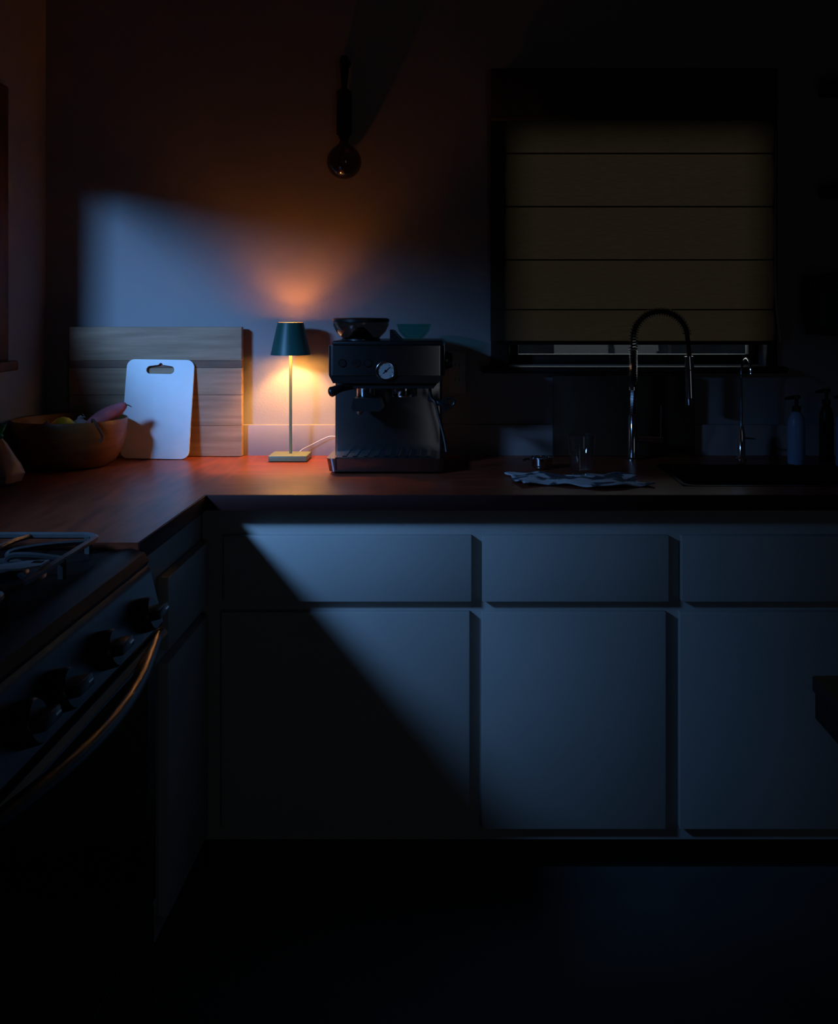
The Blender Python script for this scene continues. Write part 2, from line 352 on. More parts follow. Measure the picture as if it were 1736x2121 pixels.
cabinet_back(-.600, X(987), X(463), X(977), X(458), X(973), 'widest white base cabinet, in the corner beside the stove')
cabinet_back(X(987), X(1399), X(999), X(1386), X(998), X(1380), 'middle white base cabinet, right of the corner one')
cabinet_back(X(1399), X(1399)+.46, X(1412), X(1399)+.447, X(1408), X(1399)+.447, 'white base cabinet below the sink, rightmost in the photo')
cabinet_back(X(1399)+.46, RX-.3, X(1399)+.474, RX-.32, X(1399)+.474, RX-.32, 'white base cabinet right of the sink cabinet, outside the photo')
# left run cabinet (faces right)
t = thing('base_cabinet', 'narrow white base cabinet facing right, between stove and corner', 'cabinet', (-.9, 2.05, 0), 'white base cabinets under the wooden worktop')
LF = -.602; LD = -.580
bm = nb()
box(bm, LF-.018, LF, 2.0, 2.28, .80, z0-.001); box(bm, LF-.018, LF, 2.0, 2.28, .630, .672); box(bm, LF-.018, LF, 2.0, 2.28, .085, .13)
box(bm, LF-.018, LF, 1.805, 2.0, .085, z0-.001); box(bm, LF-.018, LF, 2.28, FY+.0, .085, z0-.001); box(bm, LX+.01, LF-.018, 1.805, 1.821, .085, z0-.001)
link('frame', bm, 'cab', t)
bm = nb(); box(bm, LF, LD, 1.985, 2.302, .656, .803, .0025); link('drawer', bm, 'cab', t)
bm = nb(); box(bm, LF, LD, 1.985, 2.302, .125, .632, .0025); link('door', bm, 'cab', t)
bm = nb(); box(bm, LF-.08, LF-.065, 1.805, FY+.06, 0, .09); link('toe_kick', bm, 'toe', t)

# ================================================================ STOVE
t = thing('gas_stove', 'stainless gas range with black grates at the left edge', 'stove', (-.88, 1.42, 0))
SY_0, SY_1 = 1.035, 1.797
bm = nb(); box(bm, LX+.01, -.585, SY_0, SY_1, .02, .885, .003); link('body', bm, 'ssteel', t)
bm = nb(); prism(bm, [(-1.2, .885), (-1.2, .905), (-.625, .903), (-.592, .906), (-.568, .898), (-.560, .884), (-.566, .872)], 'y', SY_0, SY_1)
link('cooktop', bm, 'enamel', t)
bm = nb(); prism(bm, [(-.585, .874), (-.563, .876), (-.557, .868), (-.556, .862), (-.534, .775), (-.538, .765), (-.585, .765)], 'y', SY_0+.002, SY_1-.002)
link('control_panel', bm, 'ssteel', t)
bm = nb(); prism(bm, [(-.585, .762), (-.531, .762), (-.524, .754), (-.531, .746), (-.585, .746)], 'y', SY_0+.002, SY_1-.002); link('panel_lip', bm, 'ssteel', t)
kd = Vector((.970, 0, .243)).normalized()
for (ky, kz) in ((1.70, .812), (1.515, .815), (1.345, .818), (1.235, .818)):
    c = Vector((-.546+(.812-kz)*.0, ky, kz)); bm = nb()
    lathe(bm, [(.0285, 0), (.0295, .003), (.0285, .022), (.026, .026), (0, .026)], (0, 0, 0), 36)
    box(bm, -.008, .008, -.0265, .0265, .02, .044, .003)
    R = Vector((0, 0, 1)).rotation_difference(kd).to_matrix().to_4x4()
    bmesh.ops.transform(bm, matrix=Matrix.Translation(c) @ R, verts=bm.verts)
    k = link('knob', bm, 'black', t)
    bm = nb(); box(bm, -.0012, .0012, .006, .022, .0440, .0446); bmesh.ops.transform(bm, matrix=Matrix.Translation(c) @ R, verts=bm.verts); link('pointer', bm, 'chrome', k)
# oven door with frame and window
bm = nb(); box(bm, -.585, -.545, SY_0+.004, SY_1-.004, .275, .742, .006); d = link('oven_door', bm, 'ssteel', t)
bm = nb(); prism(bm, rrect(1.170, 1.735, .372, .725, .012, 3), 'x', -.546, -.5425); link('window', bm, 'ovenglass', d)
bm = nb(); box(bm, -.585, -.548, SY_0+.004, SY_1-.004, .09, .268, .006); link('storage_drawer', bm, 'ssteel', t)
hp = []
for i in range(33):
    u = i/32; y = 1.775-(1.775-1.055)*u; hp.append((-.541+.044*math.sin(PI*u), y, .752-.006*math.sin(PI*u)))
hp = [(-.552, 1.778, .750)]+hp+[(-.552, 1.052, .750)]
bm = nb(); tube(bm, hp, .0125, 14); link('handle', bm, 'ssteel', t)
bm = nb()
bm.free()
for yy in (1.08, 1.75):
    for xx in (-1.15, -.63): bm = nb(); lathe(bm, [(.018, 0), (.018, .022)], (xx, yy, 0), 12); link('foot', bm, 'black', t)
# burners
for (x, y, r) in ((-.745, 1.60, .045), (-.745, 1.22, .040), (-1.03, 1.60, .036), (-1.03, 1.22, .04)):
    bm = nb(); lathe(bm, [(r*1.7, .0), (r*1.6, .006), (r*1.1, .009), (r, .016), (0, .016)], (x, y, .902), 28); b = link('burner', bm, 'ssteel', t)
    bm = nb(); lathe(bm, [(r*.95, .016), (r*.97, .020), (r*.85, .025), (0, .026)], (x, y, .902), 28); link('burner_cap', bm, 'iron', b)
# grates
for (g0, g1) in ((1.43, 1.775), (1.065, 1.41)):
    bm = nb(); gz = .934; gx0, gx1 = -1.17, -.640; gm = (g0+g1)/2
    def bar(p, q, r=.0055): tube(bm, [p, q], r, 6)
    fr = rrect(gx0, gx1, g0, g1, .03, 4); tube(bm, [(x, y, gz) for x, y in fr], .006, 6, True)
    bar((-.905, g0, gz), (-.905, g1, gz))
    for cx in (-.765, -1.04):
        for k in range(8):
            a = PI/4*k + PI/8*0
            dx, dy = math.cos(a), math.sin(a)
            R = .165 if abs(dx*dy) < .01 and abs(dy) > .5 else .13 if abs(dx*dy) < .01 else .17
            p0 = Vector((cx+dx*.035, gm+dy*.035, gz+.004)); p1 = Vector((cx+dx*R, gm+dy*R, gz))
            tube(bm, bez([p0+Vector((0, 0, -.006)), p0+Vector((dx*.01, dy*.01, .002)), (p0+p1)/2+Vector((0, 0, .004)), p1], 4), .0048, 6)
    for (x, y) in ((gx0+.02, g0+.005), (gx1-.02, g0+.005), (gx0+.02, g1-.005), (gx1-.02, g1-.005), (gx1, gm)): tube(bm, [(x, y, .903), (x, y, gz)], .007, 6)
    link('grate', bm, 'iron', t)
# steel spatula lying on the grate
t = thing('spatula', 'steel flat-handled spatula lying across the stove grate', 'utensil', (-.70, 1.53, .942))
bm = nb()
a = P(0, 1190, 1.50); b = P(104, 1201, 1.53)
za = .9435
hpoly = [P(-60, 1182, 1.515), P(0, 1187, 1.52), P(60, 1192, 1.545), P(103, 1200, 1.55), P(84, 1211, 1.515), P(40, 1204, 1.495), P(0, 1194, 1.49), P(-60, 1186, 1.49)]
va = [bm.verts.new((p.x, p.y, za)) for p in hpoly]; vb = [bm.verts.new((p.x, p.y, za+.003)) for p in hpoly]
bm.faces.new(va); bm.faces.new(vb)
for i in range(8): bm.faces.new((va[i], va[(i+1) % 8], vb[(i+1) % 8], vb[i]))
link('handle', bm, 'spat', t)
bm = nb(); prism(bm, [(-.90, 1.47), (-.79, 1.475), (-.785, 1.53), (-.90, 1.545)], 'z', za, za+.0015); link('blade', bm, 'spat', t)
q = P(84, 1202, 1.535); bm = nb(); box(bm, q.x-.012, q.x+.004, q.y-.007, q.y+.007, za+.0028, za+.0034); link('hanging_hole', bm, 'black', t)

# ================================================================ LAMP
lx, ly = (602-VX)/F*2.83, 2.83
t = thing('table_lamp', 'slim cordless table lamp with dark green conical shade, switched on', 'lamp', (lx, ly, ZT))
bm = nb(); box(bm, lx-.054, lx+.054, ly-.054, ly+.040, ZT+.001, ZT+.0165, .002); link('base', bm, 'sage', t)
bm = nb(); box(bm, lx-.050, lx+.050, ly-.050, ly+.036, ZT, ZT+.0012); link('foot_pad', bm, 'rubber', t)
bm = nb(); tube(bm, [(lx, ly, ZT+.016), (lx, ly, 1.225)], .0042, 14); link('stem', bm, 'sage', t)
bm = nb(); lathe(bm, [(.0565, 1.213), (.0367, 1.3055), (.0355, 1.3055), (.0553, 1.213)], (lx, ly, 0), 48, close=True); sh = link('shade', bm, 'green', t)
bm = nb(); lathe(bm, [(.0548, 1.2135), (.0350, 1.3050)], (lx, ly, 0), 48)
bm.faces.ensure_lookup_table()
for f in [f for f in bm.faces if len(f.verts) > 4]: bm.faces.remove(f)
link('shade_liner', bm, 'liner', sh)
bm = nb(); lathe(bm, [(0, 1.3058), (.0352, 1.3058), (.0352, 1.3046), (0, 1.3046)], (lx, ly, 0), 40); 
dm = bpy.data.materials.new('lamp_top_diffuser'); dm.use_nodes = True; nt = dm.node_tree; nt.nodes.remove(nt.nodes['Principled BSDF'])
tr = nt.nodes.new('ShaderNodeBsdfTransparent'); tr.inputs[0].default_value = (.74, .58, .38, 1); tl = nt.nodes.new('ShaderNodeBsdfTranslucent'); tl.inputs[0].default_value = (.9, .75, .65, 1)
mx = nt.nodes.new('ShaderNodeMixShader'); mx.inputs[0].default_value = .10; nt.links.new(tr.outputs[0], mx.inputs[1]); nt.links.new(tl.outputs[0], mx.inputs[2]); nt.links.new(mx.outputs[0], nt.nodes['Material Output'].inputs[0])
M['ldiff'] = dm
link('top_diffuser', bm, 'ldiff', sh)
bm = nb(); lathe(bm, [(.0, 1.222), (.0055, 1.222), (.0055, 1.232), (.0045, 1.252), (0, 1.253)], (lx, ly, 0), 20); link('light_holder', bm, 'sage', sh)
pl = bpy.data.lights.new('lamp_bulb_light', 'POINT'); pl.energy = 3.6; pl.color = (1.0, 0.50, 0.13); pl.shadow_soft_size = .010
po = bpy.data.objects.new('lamp_bulb_light', pl); po.location = (lx, ly, 1.268); COL.objects.link(po)
dl = bpy.data.lights.new('lamp_downlight', 'AREA'); dl.shape = 'DISK'; dl.size = .028; dl.energy = 2.0; dl.color = (1.0, .49, .13)
do = bpy.data.objects.new('lamp_downlight', dl); do.location = (lx, ly, 1.281); COL.objects.link(do)
# cable from the lamp to behind the machine
bm = nb(); tube(bm, bez([(lx+.012, 2.872, ZT+.005), P(625, 932, 2.885), P(648, 920, 2.89), P(670, 909, 2.893), P(684, 904, 2.893), P(700, 905, 2.893)], 8), .0014, 8)
tag(link('power_cord', bm, 'cord'), 'thin white cord running from the lamp base up behind the coffee machine', 'cord')

# ================================================================ BOARDS
t = thing('wooden_board', 'large pale glued-plank wooden board leaning upright on the left backsplash', 'cutting board', (-.87, 2.893, ZT))
byf, byb = 2.880, 2.905; X0b, X1b = (143-VX)/F*byf, (500.5-VX)/F*byf
zt_ = CZ-(677-VY)/F*byf
cuts = [zt_, CZ-(747-VY)/F*byf, CZ-(762-VY)/F*byf, CZ-(818-VY)/F*byf, CZ-(882-VY)/F*byf, ZT+.0005]
for i in range(5):
    bm = nb(); off = (0, .0006, 0, .0004, 0.0002)[i]
    box(bm, X0b, X1b, byf+off, byb, cuts[i+1]+.0003, cuts[i]-.0003, .0008, 1)
    link('plank', bm, 'boardd' if i == 1 else 'boardw', t)
# white board, leaning back, with handle slot and hang hole
t = thing('white_cutting_board', 'white plastic cutting board with handle slot, leaning on the big wooden board', 'cutting board', (-.86, 2.82, ZT))
c0 = P(322, 952, 2.815); w0, h0, th = .1945, .284, .008
out = rrect(-w0/2, w0/2, 0, h0, .022, 8)
hz = h0-.030; hw = .0405; hr = .0115
hole = []
for i in range(9): a = math.radians(-90+180*i/8); hole.append((hw-hr+hr*math.cos(a), hz+hr*math.sin(a)*1.0))
for i in range(1, 8): a = math.radians(0+180*i/8); hole.append((.0065*math.cos(a), hz+hr+.009*math.sin(a)))
for i in range(9): a = math.radians(90+180*i/8); hole.append((-hw+hr+hr*math.cos(a), hz+hr*math.sin(a)))
bm = nb()
def loop(pts, y): return [bm.verts.new((p[0], y, p[1])) for p in pts]
of, ob_, hf, hb = loop(out, 0), loop(out, th), loop(hole, 0), loop(hole, th)
for A, B in ((of, ob_), (hf, hb)):
    for i in range(len(A)): bm.faces.new((A[i], A[(i+1) % len(A)], B[(i+1) % len(A)], B[i]))
for A, B in ((of, hf), (ob_, hb)):
    es = []
    for Lp in (A, B):
        for i in range(len(Lp)):
            e = bm.edges.get((Lp[i], Lp[(i+1) % len(Lp)])); es.append(e)
    bmesh.ops.triangle_fill(bm, edges=es, use_beauty=True)
tilt = math.atan2(.052, h0)
bmesh.ops.transform(bm, matrix=Matrix.Translation((-.8655, 2.822, ZT+.0022)) @ Matrix.Rotation(math.radians(.9), 4, 'Y') @ Matrix.Rotation(-tilt, 4, 'X'), verts=bm.verts)
link('board', bm, 'whitep', t, smooth=False)
# brown board behind faucet
t = thing('brown_board', 'dark brown wooden board leaning on the backsplash under the window, behind the spring faucet', 'cutting board', (.48, 2.89, ZT))
bm = nb(); box(bm, (1146-VX)/F*2.885, (1440-VX)/F*2.885, 2.885, 2.905, ZT+.0005, 1.150, .003); link('board', bm, 'brownb', t)

# ================================================================ BOWL AND PRODUCE
bc = Vector((-1.062, 2.715, ZT)); R0 = .150
t = thing('wooden_bowl', 'wide reddish wooden bowl holding produce, in the left corner of the worktop', 'bowl', bc)
bm = nb()
prof = [(.0, .004), (.085, .004), (.088, 0), (.098, .001), (.118, .015), (.135, .045), (.146, .085), (.1495, .118), (.150, .139), (.1485, .1415), (.1445, .140), (.142, .118), (.136, .085), (.124, .047), (.105, .022), (.0, .016)]
lathe(bm, [(a, b*.912) for a, b in prof], bc, 64); link('bowl', bm, 'bowl', t)
an = math.radians(-42)
hc = bc+Vector((R0*math.cos(an), R0*math.sin(an), 0))
bm = nb(); e = Vector((math.cos(an), math.sin(an), 0)); s_ = Vector((-math.sin(an), math.cos(an), 0))
tube(bm, bez([hc-s_*.012+Vector((0, 0, .104))-e*.010, hc-s_*.014+Vector((0, 0, .137))-e*.0, hc+Vector((0, 0, .116))+e*.012-s_*.006, hc+s_*.010+Vector((0, 0, .090))+e*.006, hc+s_*.004+Vector((0, 0, .075))+e*.004], 6), .0032, 8)
link('cord_loop', bm, 'leather', t)['label'] = 'dark cord tied through the rim'
def blob(bm, c, r, sc=(1, 1, 1), sub=3):
    v = bmesh.ops.create_icosphere(bm, subdivisions=sub, radius=r)['verts']
    for q in v: q.co = Vector((q.co.x*sc[0], q.co.y*sc[1], q.co.z*sc[2]))+Vector(c)
    return v
t = thing('lemon', 'yellow lemon showing above the rim of the wooden bowl', 'lemon', (-1.06, 2.66, 1.01))
lc = P(131, 887, 2.66); bm = nb()
lathe(bm, [(0, -.046), (.006, -.043), (.016, -.036), (.027, -.018), (.031, 0), (.027, .018), (.016, .034), (.007, .041), (0, .044)], (0, 0, 0), 28, 'x')
bmesh.ops.transform(bm, matrix=Matrix.Translation(lc) @ Matrix.Rotation(.5, 4, 'Z') @ Matrix.Scale(.82, 4, (1, 0, 0)), verts=bm.verts); link('fruit', bm, 'lemon', t)
t = thing('sweet_potato', 'pink sweet potato leaning out of the wooden bowl, tapering to a thin tail', 'sweet potato', (-.97, 2.68, 1.02))
sp = [P(166, 905, 2.66), P(184, 890, 2.665), P(202, 874, 2.68), P(222, 860, 2.70), P(242, 849, 2.715), P(255, 841.5, 2.72), P(262, 839.5, 2.72)]
bm = nb(); sp2 = bez(sp, 6); rr = []
for i in range(len(sp2)):
    u = i/(len(sp2)-1); rr.append(.004+.0205*(math.sin(PI*min(1, (u*.88+.12)))**.75)*(1-.30*u))
tube(bm, sp2, rr, 18); link('tuber', bm, 'yam', t)
bm = nb(); tube(bm, bez([P(259, 839.5, 2.72), P(265, 839, 2.72), P(273, 843, 2.72)], 6), [.0026-.0017*i/12 for i in range(13)], 8); link('tail', bm, 'stemb', t)
t = thing('garlic_bulb', 'pale papery garlic bulb with a dry stalk, between lemon and sweet potato', 'garlic', (-1.03, 2.70, 1.0))
gc = P(166, 884, 2.70); bm = nb()
lathe(bm, [(0, -.022), (.012, -.021), (.024, -.010), (.026, .002), (.018, .014), (.007, .020), (.004, .028), (0, .032)], gc, 16)
for v in bm.verts:
    a = math.atan2(v.co.y-gc.y, v.co.x-gc.x); v.co.x += .002*math.cos(7*a)*math.cos(a); v.co.y += .002*math.cos(7*a)*math.sin(a)
link('bulb', bm, 'garlic', t)
bm = nb(); tube(bm, [gc+Vector((0, 0, .028)), P(176, 864, 2.70), P(171, 857, 2.70)], [.002, .0012, .0007], 6); link('stalk', bm, 'garlic', t)
for i, (px, py, Y, r, mt, nm, lb, ct) in enumerate(((96, 902, 2.70, .036, 'onion', 'onion', 'dark red onion deep in the wooden bowl, left of the lemon', 'onion'), (200, 905, 2.76, .036, 'onion', 'onion', 'dark red onion in the bowl beneath the sweet potato', 'onion'))):
    c = P(px, py, Y); bm = nb(); lathe(bm, [(0, -r*.9), (r*.5, -r*.8), (r*.95, -r*.3), (r, .05*r), (r*.8, .55*r), (r*.35, .85*r), (r*.12, 1.0*r), (0, 1.12*r)], c, 24)
    tag(link(nm, bm, mt), lb, ct)
# produce bag at the left edge
cB = P(0, 905, 2.40)
t = thing('produce_bag', 'translucent net bag with green tie, cut off by the left edge of the photo', 'bag', (cB.x, 2.40, ZT))
bm = nb()
lathe(bm, [(0, .001), (.035, 0.0), (.052, .010), (.058, .028), (.050, .050), (.034, .078), (.020, .100), (.010, .112), (.008, .118)], (cB.x-.005, 2.40, ZT), 30)
for v in bm.verts:
    a = math.atan2(v.co.y-2.40, v.co.x-cB.x); k = 1+.06*math.sin(5*a+v.co.z*40)+.03*math.sin(11*a)
    v.co.x = cB.x+(v.co.x-cB.x)*k; v.co.y = 2.40+(v.co.y-2.40)*k
link('net', bm, 'bag', t)
for dx, dy in ((-.018, .01), (.018, -.008), (0, .02)):
    bm = nb(); blob(bm, (cB.x+dx, 2.40+dy, ZT+.028), .024); link('shallot', bm, 'onion', t)
bm = nb(); lathe(bm, [(.009, .112), (.0125, .118), (.009, .124), (.014, .136), (.020, .148), (0, .142)], (cB.x-.004, 2.40, ZT), 16); link('tie', bm, 'bagtie', t)

# ================================================================ ESPRESSO MACHINE
mf = 2.565
mx0, mx1 = (675-VX)/F*mf, (923-VX)/F*mf
t = thing('espresso_machine', 'stainless steel espresso machine with pressure gauge and bean hopper, right of the lamp', 'coffee machine', ((mx0+mx1)/2, 2.70, ZT))
def ez(py, Y): return CZ-(py-VY)/F*Y
# base / drip tray
bm = nb(); box(bm, mx0, mx1, mf, 2.86, ZT+.006, ez(950, mf), .018, 5, True); 
for v in bm.verts:
    if v.co.z < ZT+.01:
        v.co.x += .006*(1 if v.co.x < (mx0+mx1)/2 else -1); v.co.y += .004 if v.co.y < 2.7 else 0
link('base', bm, 'msteel', t)
bm = nb(); box(bm, mx0+.02, mx1-.02, mf+.02, 2.85, ZT, ZT+.007); link('foot', bm, 'rubber', t)
zt0 = ez(950, mf)
bm = nb(); box(bm, mx0+.026, mx1-.026, mf+.008, 2.74, zt0-.001, zt0+.002); tr_ = link('drip_tray', bm, 'darksteel', t)
for i in range(9):
    x = mx0+.045+i*(mx1-mx0-.09)/8; bm = nb(); box(bm, x-.006, x+.006, mf+.02, 2.72, zt0+.002, zt0+.004, .001, 1); link('grille_slat', bm, 'msteel', tr_)
bm = nb(); box(bm, mx0+.024, mx0+.027, mf-.0012, mf+.19, ZT+.010, zt0+.0024); link('tray_seam', bm, 'black', t)
# lower body (splash panel)
bY = 2.70
bx_0, bx_1 = (694-VX)/F*bY, (915-VX)/F*bY
bm = nb(); box(bm, bx_0, bx_1, bY, 2.855, zt0-.002, 1.19, .006, 3, True); link('splash_panel', bm, 'msteel', t)
# upper head
hf_ = 2.575; hx0, hx1 = (679-VX)/F*hf_, (921-VX)/F*hf_
ztop = ez(716, hf_); zmid = ez(782, hf_); zbot = ez(792, hf_)
bm = nb(); box(bm, hx0, hx1, hf_, 2.86, ez(778, hf_), ztop, .014, 5, True)
link('head_panel', bm, 'msteel', t)
bm = nb(); prism(bm, [(hx0+.003, ez(778, hf_)), (hx1-.003, ez(778, hf_)), (hx1-.016, ez(794, hf_)), (hx0+.013, ez(794, hf_))], 'y', hf_+.004, 2.858); link('head_underside', bm, 'msteel', t)
bm = nb(); prism(bm, [(hx0+.016, ez(794, hf_)), (hx1-.018, ez(794, hf_)), (hx1-.03, ez(806, hf_)), (hx0+.07, ez(806, hf_))], 'y', hf_+.02, 2.75); link('head_recess', bm, 'black', t)
bm = nb(); box(bm, hx0+.010, hx1-.006, hf_+.008, 2.855, ztop, ztop+.012, .004, 3); link('top_plate', bm, 'black', t)
# buttons & gauge
for px in (709, 738, 762):
    c = P(px, 752, hf_); bm = nb(); lathe(bm, [(.0105, .001), (.0105, -.0025), (.0095, -.0035), (.0085, -.0025), (0, -.0025)], c, 28, 'y'); link('button', bm, 'darksteel' if px != 738 else 'msteel', t)
c = P(799, 768, hf_); bm = nb(); lathe(bm, [(.0255, .002), (.0255, -.006), (.0235, -.009), (.0215, -.008), (.0215, -.003), (0, -.003)], c, 40, 'y'); g = link('pressure_gauge', bm, 'chrome', t)
bm = nb(); lathe(bm, [(.0210, -.0032), (.0210, -.0040), (0, -.0040)], c, 40, 'y'); link('dial', bm, 'outlet', g)
for i in range(9):
    a = math.radians(225-i*270/8); bm = nb(); tube(bm, [c+Vector((math.cos(a)*.016, -.0042, math.sin(a)*.016)), c+Vector((math.cos(a)*.0195, -.0042, math.sin(a)*.0195))], .0006, 4); link('tick', bm, 'black', g)
bm = nb(); tube(bm, [c+Vector((-.007, -.0048, -.007)), c+Vector((.012, -.0048, .010))], .0009, 6); lathe(bm, [(.003, -.004), (.003, -.006), (0, -.006)], c, 12, 'y'); link('needle', bm, 'black', g)
# side steam dial
c = Vector((hx1, 2.66, ez(748, 2.6))); bm = nb(); lathe(bm, [(.024, -.001), (.025, .004), (.022, .012), (.019, .020), (0, .021)], c, 32, 'x'); link('steam_dial', bm, 'darksteel', t)
# hopper
hcx, hcy = (748-VX)/F*2.66, 2.66
hzt, hzb = ez(661, 2.66), ztop+.012
bm = nb(); lathe(bm, [(.072, hzt), (.0745, hzt-.004), (.0745, hzt-.016), (.066, hzt-.034), (.050, hzt-.050), (.040, hzb), (.038, hzb), (.048, hzt-.050), (.064, hzt-.033), (.0725, hzt-.016), (.0725, hzt-.004)], (hcx, hcy, 0), 48, close=True); hop = link('bean_hopper', bm, 'smoke', t)
bm = nb(); lathe(bm, [(0, hzt+.004), (.070, hzt+.003), (.076, hzt), (.076, hzt-.007), (.072, hzt-.008), (0, hzt-.006)], (hcx, hcy, 0), 48); link('lid', bm, 'black', hop)
bm = nb(); lathe(bm, [(0, hzt-.022), (.008, hzt-.022), (.018, hzt-.030), (.036, hzt-.052), (.037, hzb), (0, hzb)], (hcx, hcy, 0), 32); link('feed_cone', bm, 'black', hop)
bm = nb(); lathe(bm, [(.052, hzb-.001), (.052, hzb+.004), (.044, hzb+.007), (0, hzb+.007)], (hcx, hcy, 0), 36); link('hopper_collar', bm, 'darksteel', t)
# black rounded cup guard / warmer rail on top right
q = [(812, 713), (812, 682), (818, 684), (826, 694), (834, 702), (839, 707), (845, 709), (905, 711), (912, 713)]
bm = nb(); prism(bm, [((a-VX)/F*2.68, ez(b, 2.68)) for a, b in q], 'y', 2.60, 2.70); link('water_tank_cover', bm, 'black', t)
# grinder outlet, group head, steam wand
for (px, r, nm) in ((757, .024, 'grinder_outlet'), (838, .034, 'group_head')):
    c = P(px, 805, 2.64); bm = nb(); lathe(bm, [(r*1.05, c.z+.012), (r*1.05, c.z+.004), (r, c.z+.002), (r, c.z-.016), (r*.96, c.z-.020), (0, c.z-.020)], (c.x, c.y, 0), 36); link(nm, bm, 'chrome', t)
c = P(762, 834, 2.62)
bm = nb(); prism(bm, [(c.x-.035, c.z+.014), (c.x+.033, c.z+.014), (c.x+.042, c.z-.012), (c.x+.034, c.z-.020), (c.x-.032, c.z-.020), (c.x-.040, c.z-.012)], 'y', 2.585, 2.655); link('grinder_cradle', bm, 'black', t)
bm = nb(); tube(bm, [(c.x-.020, 2.615, c.z-.02), (c.x-.023, 2.612, c.z-.030)], [.010, .005], 12); link('spout', bm, 'chrome', t)
# tamper / handle sticking out to the left
bm = nb(); a0 = P(722, 800, 2.60); 
tube(bm, bez([P(735, 798, 2.61), P(715, 802, 2.59), P(700, 806, 2.57), P(688, 811, 2.56), P(681, 813, 2.56)], 5), [.010]*8+[.010+.0005*i for i in range(9)]+[.013, .011, .008, .004], 14); link('handle', bm, 'black', t)
# steam wand
w0_ = P(893, 805, 2.62)
bm = nb(); tube(bm, bez([P(890, 800, 2.62), P(893, 822, 2.61), P(902, 834, 2.60), P(908, 860, 2.60), P(920, 905, 2.60), P(925, 935, 2.60)], 6), .0042, 10); wv = link('steam_wand', bm, 'darksteel', t)
bm = nb(); rc = P(933, 832, 2.60); tube(bm, [rc+Vector((math.cos(a)*.0108, 0, math.sin(a)*.0108)) for a in [2*PI*i/24 for i in range(24)]], .0036, 8, True)
tube(bm, bez([P(888, 826, 2.62), P(905, 832, 2.605), P(918, 838, 2.60), P(926, 842, 2.60)], 5), [.006]*6+[.008]*10, 10)
prism(bm, [((a-VX)/F*2.6, ez(b, 2.6)) for a, b in ((912, 830), (926, 822), (930, 842), (942, 838), (928, 850), (918, 856))], 'y', 2.594, 2.606)
link('finger_loop', bm, 'black', wv)
# teal glass dish standing on the machine
t = thing('glass_dish', 'shallow teal-tinted glass dish on top of the coffee machine', 'dish', P(858, 700, 2.76))
c = Vector(((857-VX)/F*2.76, 2.76, ez(702, 2.68)))
bm = nb(); zr = ez(671, 2.76)-(ztop+.0125)
c.z = ztop+.0125; c.y = 2.765; bm2 = None
lathe(bm, [(0, .004), (.020, .004), (.026, .008), (.040, .022), (.049, zr), (.051, zr), (.042, .020), (.027, .003), (.020, 0), (0, 0)], c, 36); link('dish', bm, 'teal', t)

# outlet plate
t = thing('wall_outlet', 'pale electrical outlet plate on the wall right of the coffee machine', 'outlet', P(957, 770, WY))
q0, q1 = P(942, 815, WY), P(965, 728, WY); bm = nb(); box(bm, q0.x-.018, q1.x, WY-.006, WY, q0.z, q1.z, .002); link('plate', bm, 'outlet', t)
for dz in (.022, -.022):
    bm = nb(); prism(bm, rrect((q0.x+q1.x)/2-.009-.016, (q0.x+q1.x)/2-.009+.016, (q0.z+q1.z)/2+dz-.014, (q0.z+q1.z)/2+dz+.014, .006), 'y', WY-.0075, WY-.005); s2 = link('socket', bm, 'outlet', t)
    bm = nb()
    for dx in (-.006, .006): box(bm, (q0.x+q1.x)/2-.009+dx-.001, (q0.x+q1.x)/2-.009+dx+.001, WY-.0078, WY-.007, (q0.z+q1.z)/2+dz-.004, (q0.z+q1.z)/2+dz+.006)
    link('slot', bm, 'black', s2)

# ================================================================ FAUCETS
fy = 2.815
t = thing('spring_faucet', 'tall chrome spring-neck kitchen faucet with pull-down sprayer, in front of the blind', 'faucet', P(1312, 952, fy))
fx = (1312-VX)/F*fy
bm = nb(); lathe(bm, [(.024, ZT), (.024, ZT+.004), (.0165, ZT+.008), (.0155, ez(862, fy)), (.012, ez(858, fy)), (0, ez(858, fy))], (fx, fy, 0), 32); link('body', bm, 'chrome', t)
zc = ez(700, fy); R_ = (1425-1313)/2/F*fy; cx = fx+R_; Hs = (700-645)/F*fy
path = [Vector((fx, fy, z)) for z in [ez(862, fy)+(zc-ez(862, fy))*i/12 for i in range(12)]]
for i in range(25):
    a = PI-PI*i/24; path.append(Vector((cx+R_*math.cos(a), fy, zc+Hs*math.sin(a))))
path += [P(1426.5, 715, fy), P(1428, 742, fy)]
bm = nb(); tube(bm, path, .0066, 12); link('hose', bm, 'rubber', t)
# spring coil around column and arch
dense = []
cum = [0]
for a, b in zip(path, path[1:]): cum.append(cum[-1]+(b-a).length)
def at(s):
    for i in range(len(cum)-1):
        if s <= cum[i+1] or i == len(cum)-2:
            u = (s-cum[i])/(cum[i+1]-cum[i]); d_ = (path[i+1]-path[i]).normalized(); return path[i].lerp(path[i+1], u), d_
def coil(s0, s1, pitch, r, name, m):
    bm = nb(); n = int((s1-s0)/pitch*9); pts = []
    for i in range(n+1):
        s = s0+(s1-s0)*i/n; p, d_ = at(s); a = 2*PI*(s-s0)/pitch
        u = Vector((0, 1, 0)); v = d_.cross(u).normalized(); pts.append(p+r*(math.cos(a)*u+math.sin(a)*v))
    tube(bm, pts, .0016, 5); link(name, bm, m, t)
sa = cum[10]
coil(.0, sa, .0042, .0105, 'spring', 'chrome'); coil(sa, cum[-4], .0082, .0118, 'spring', 'chrome')
bm = nb(); lathe(bm, [(.0145, ez(808, fy)), (.0145, ez(801, fy))], (fx, fy, 0), 24); link('collar', bm, 'chrome', t)
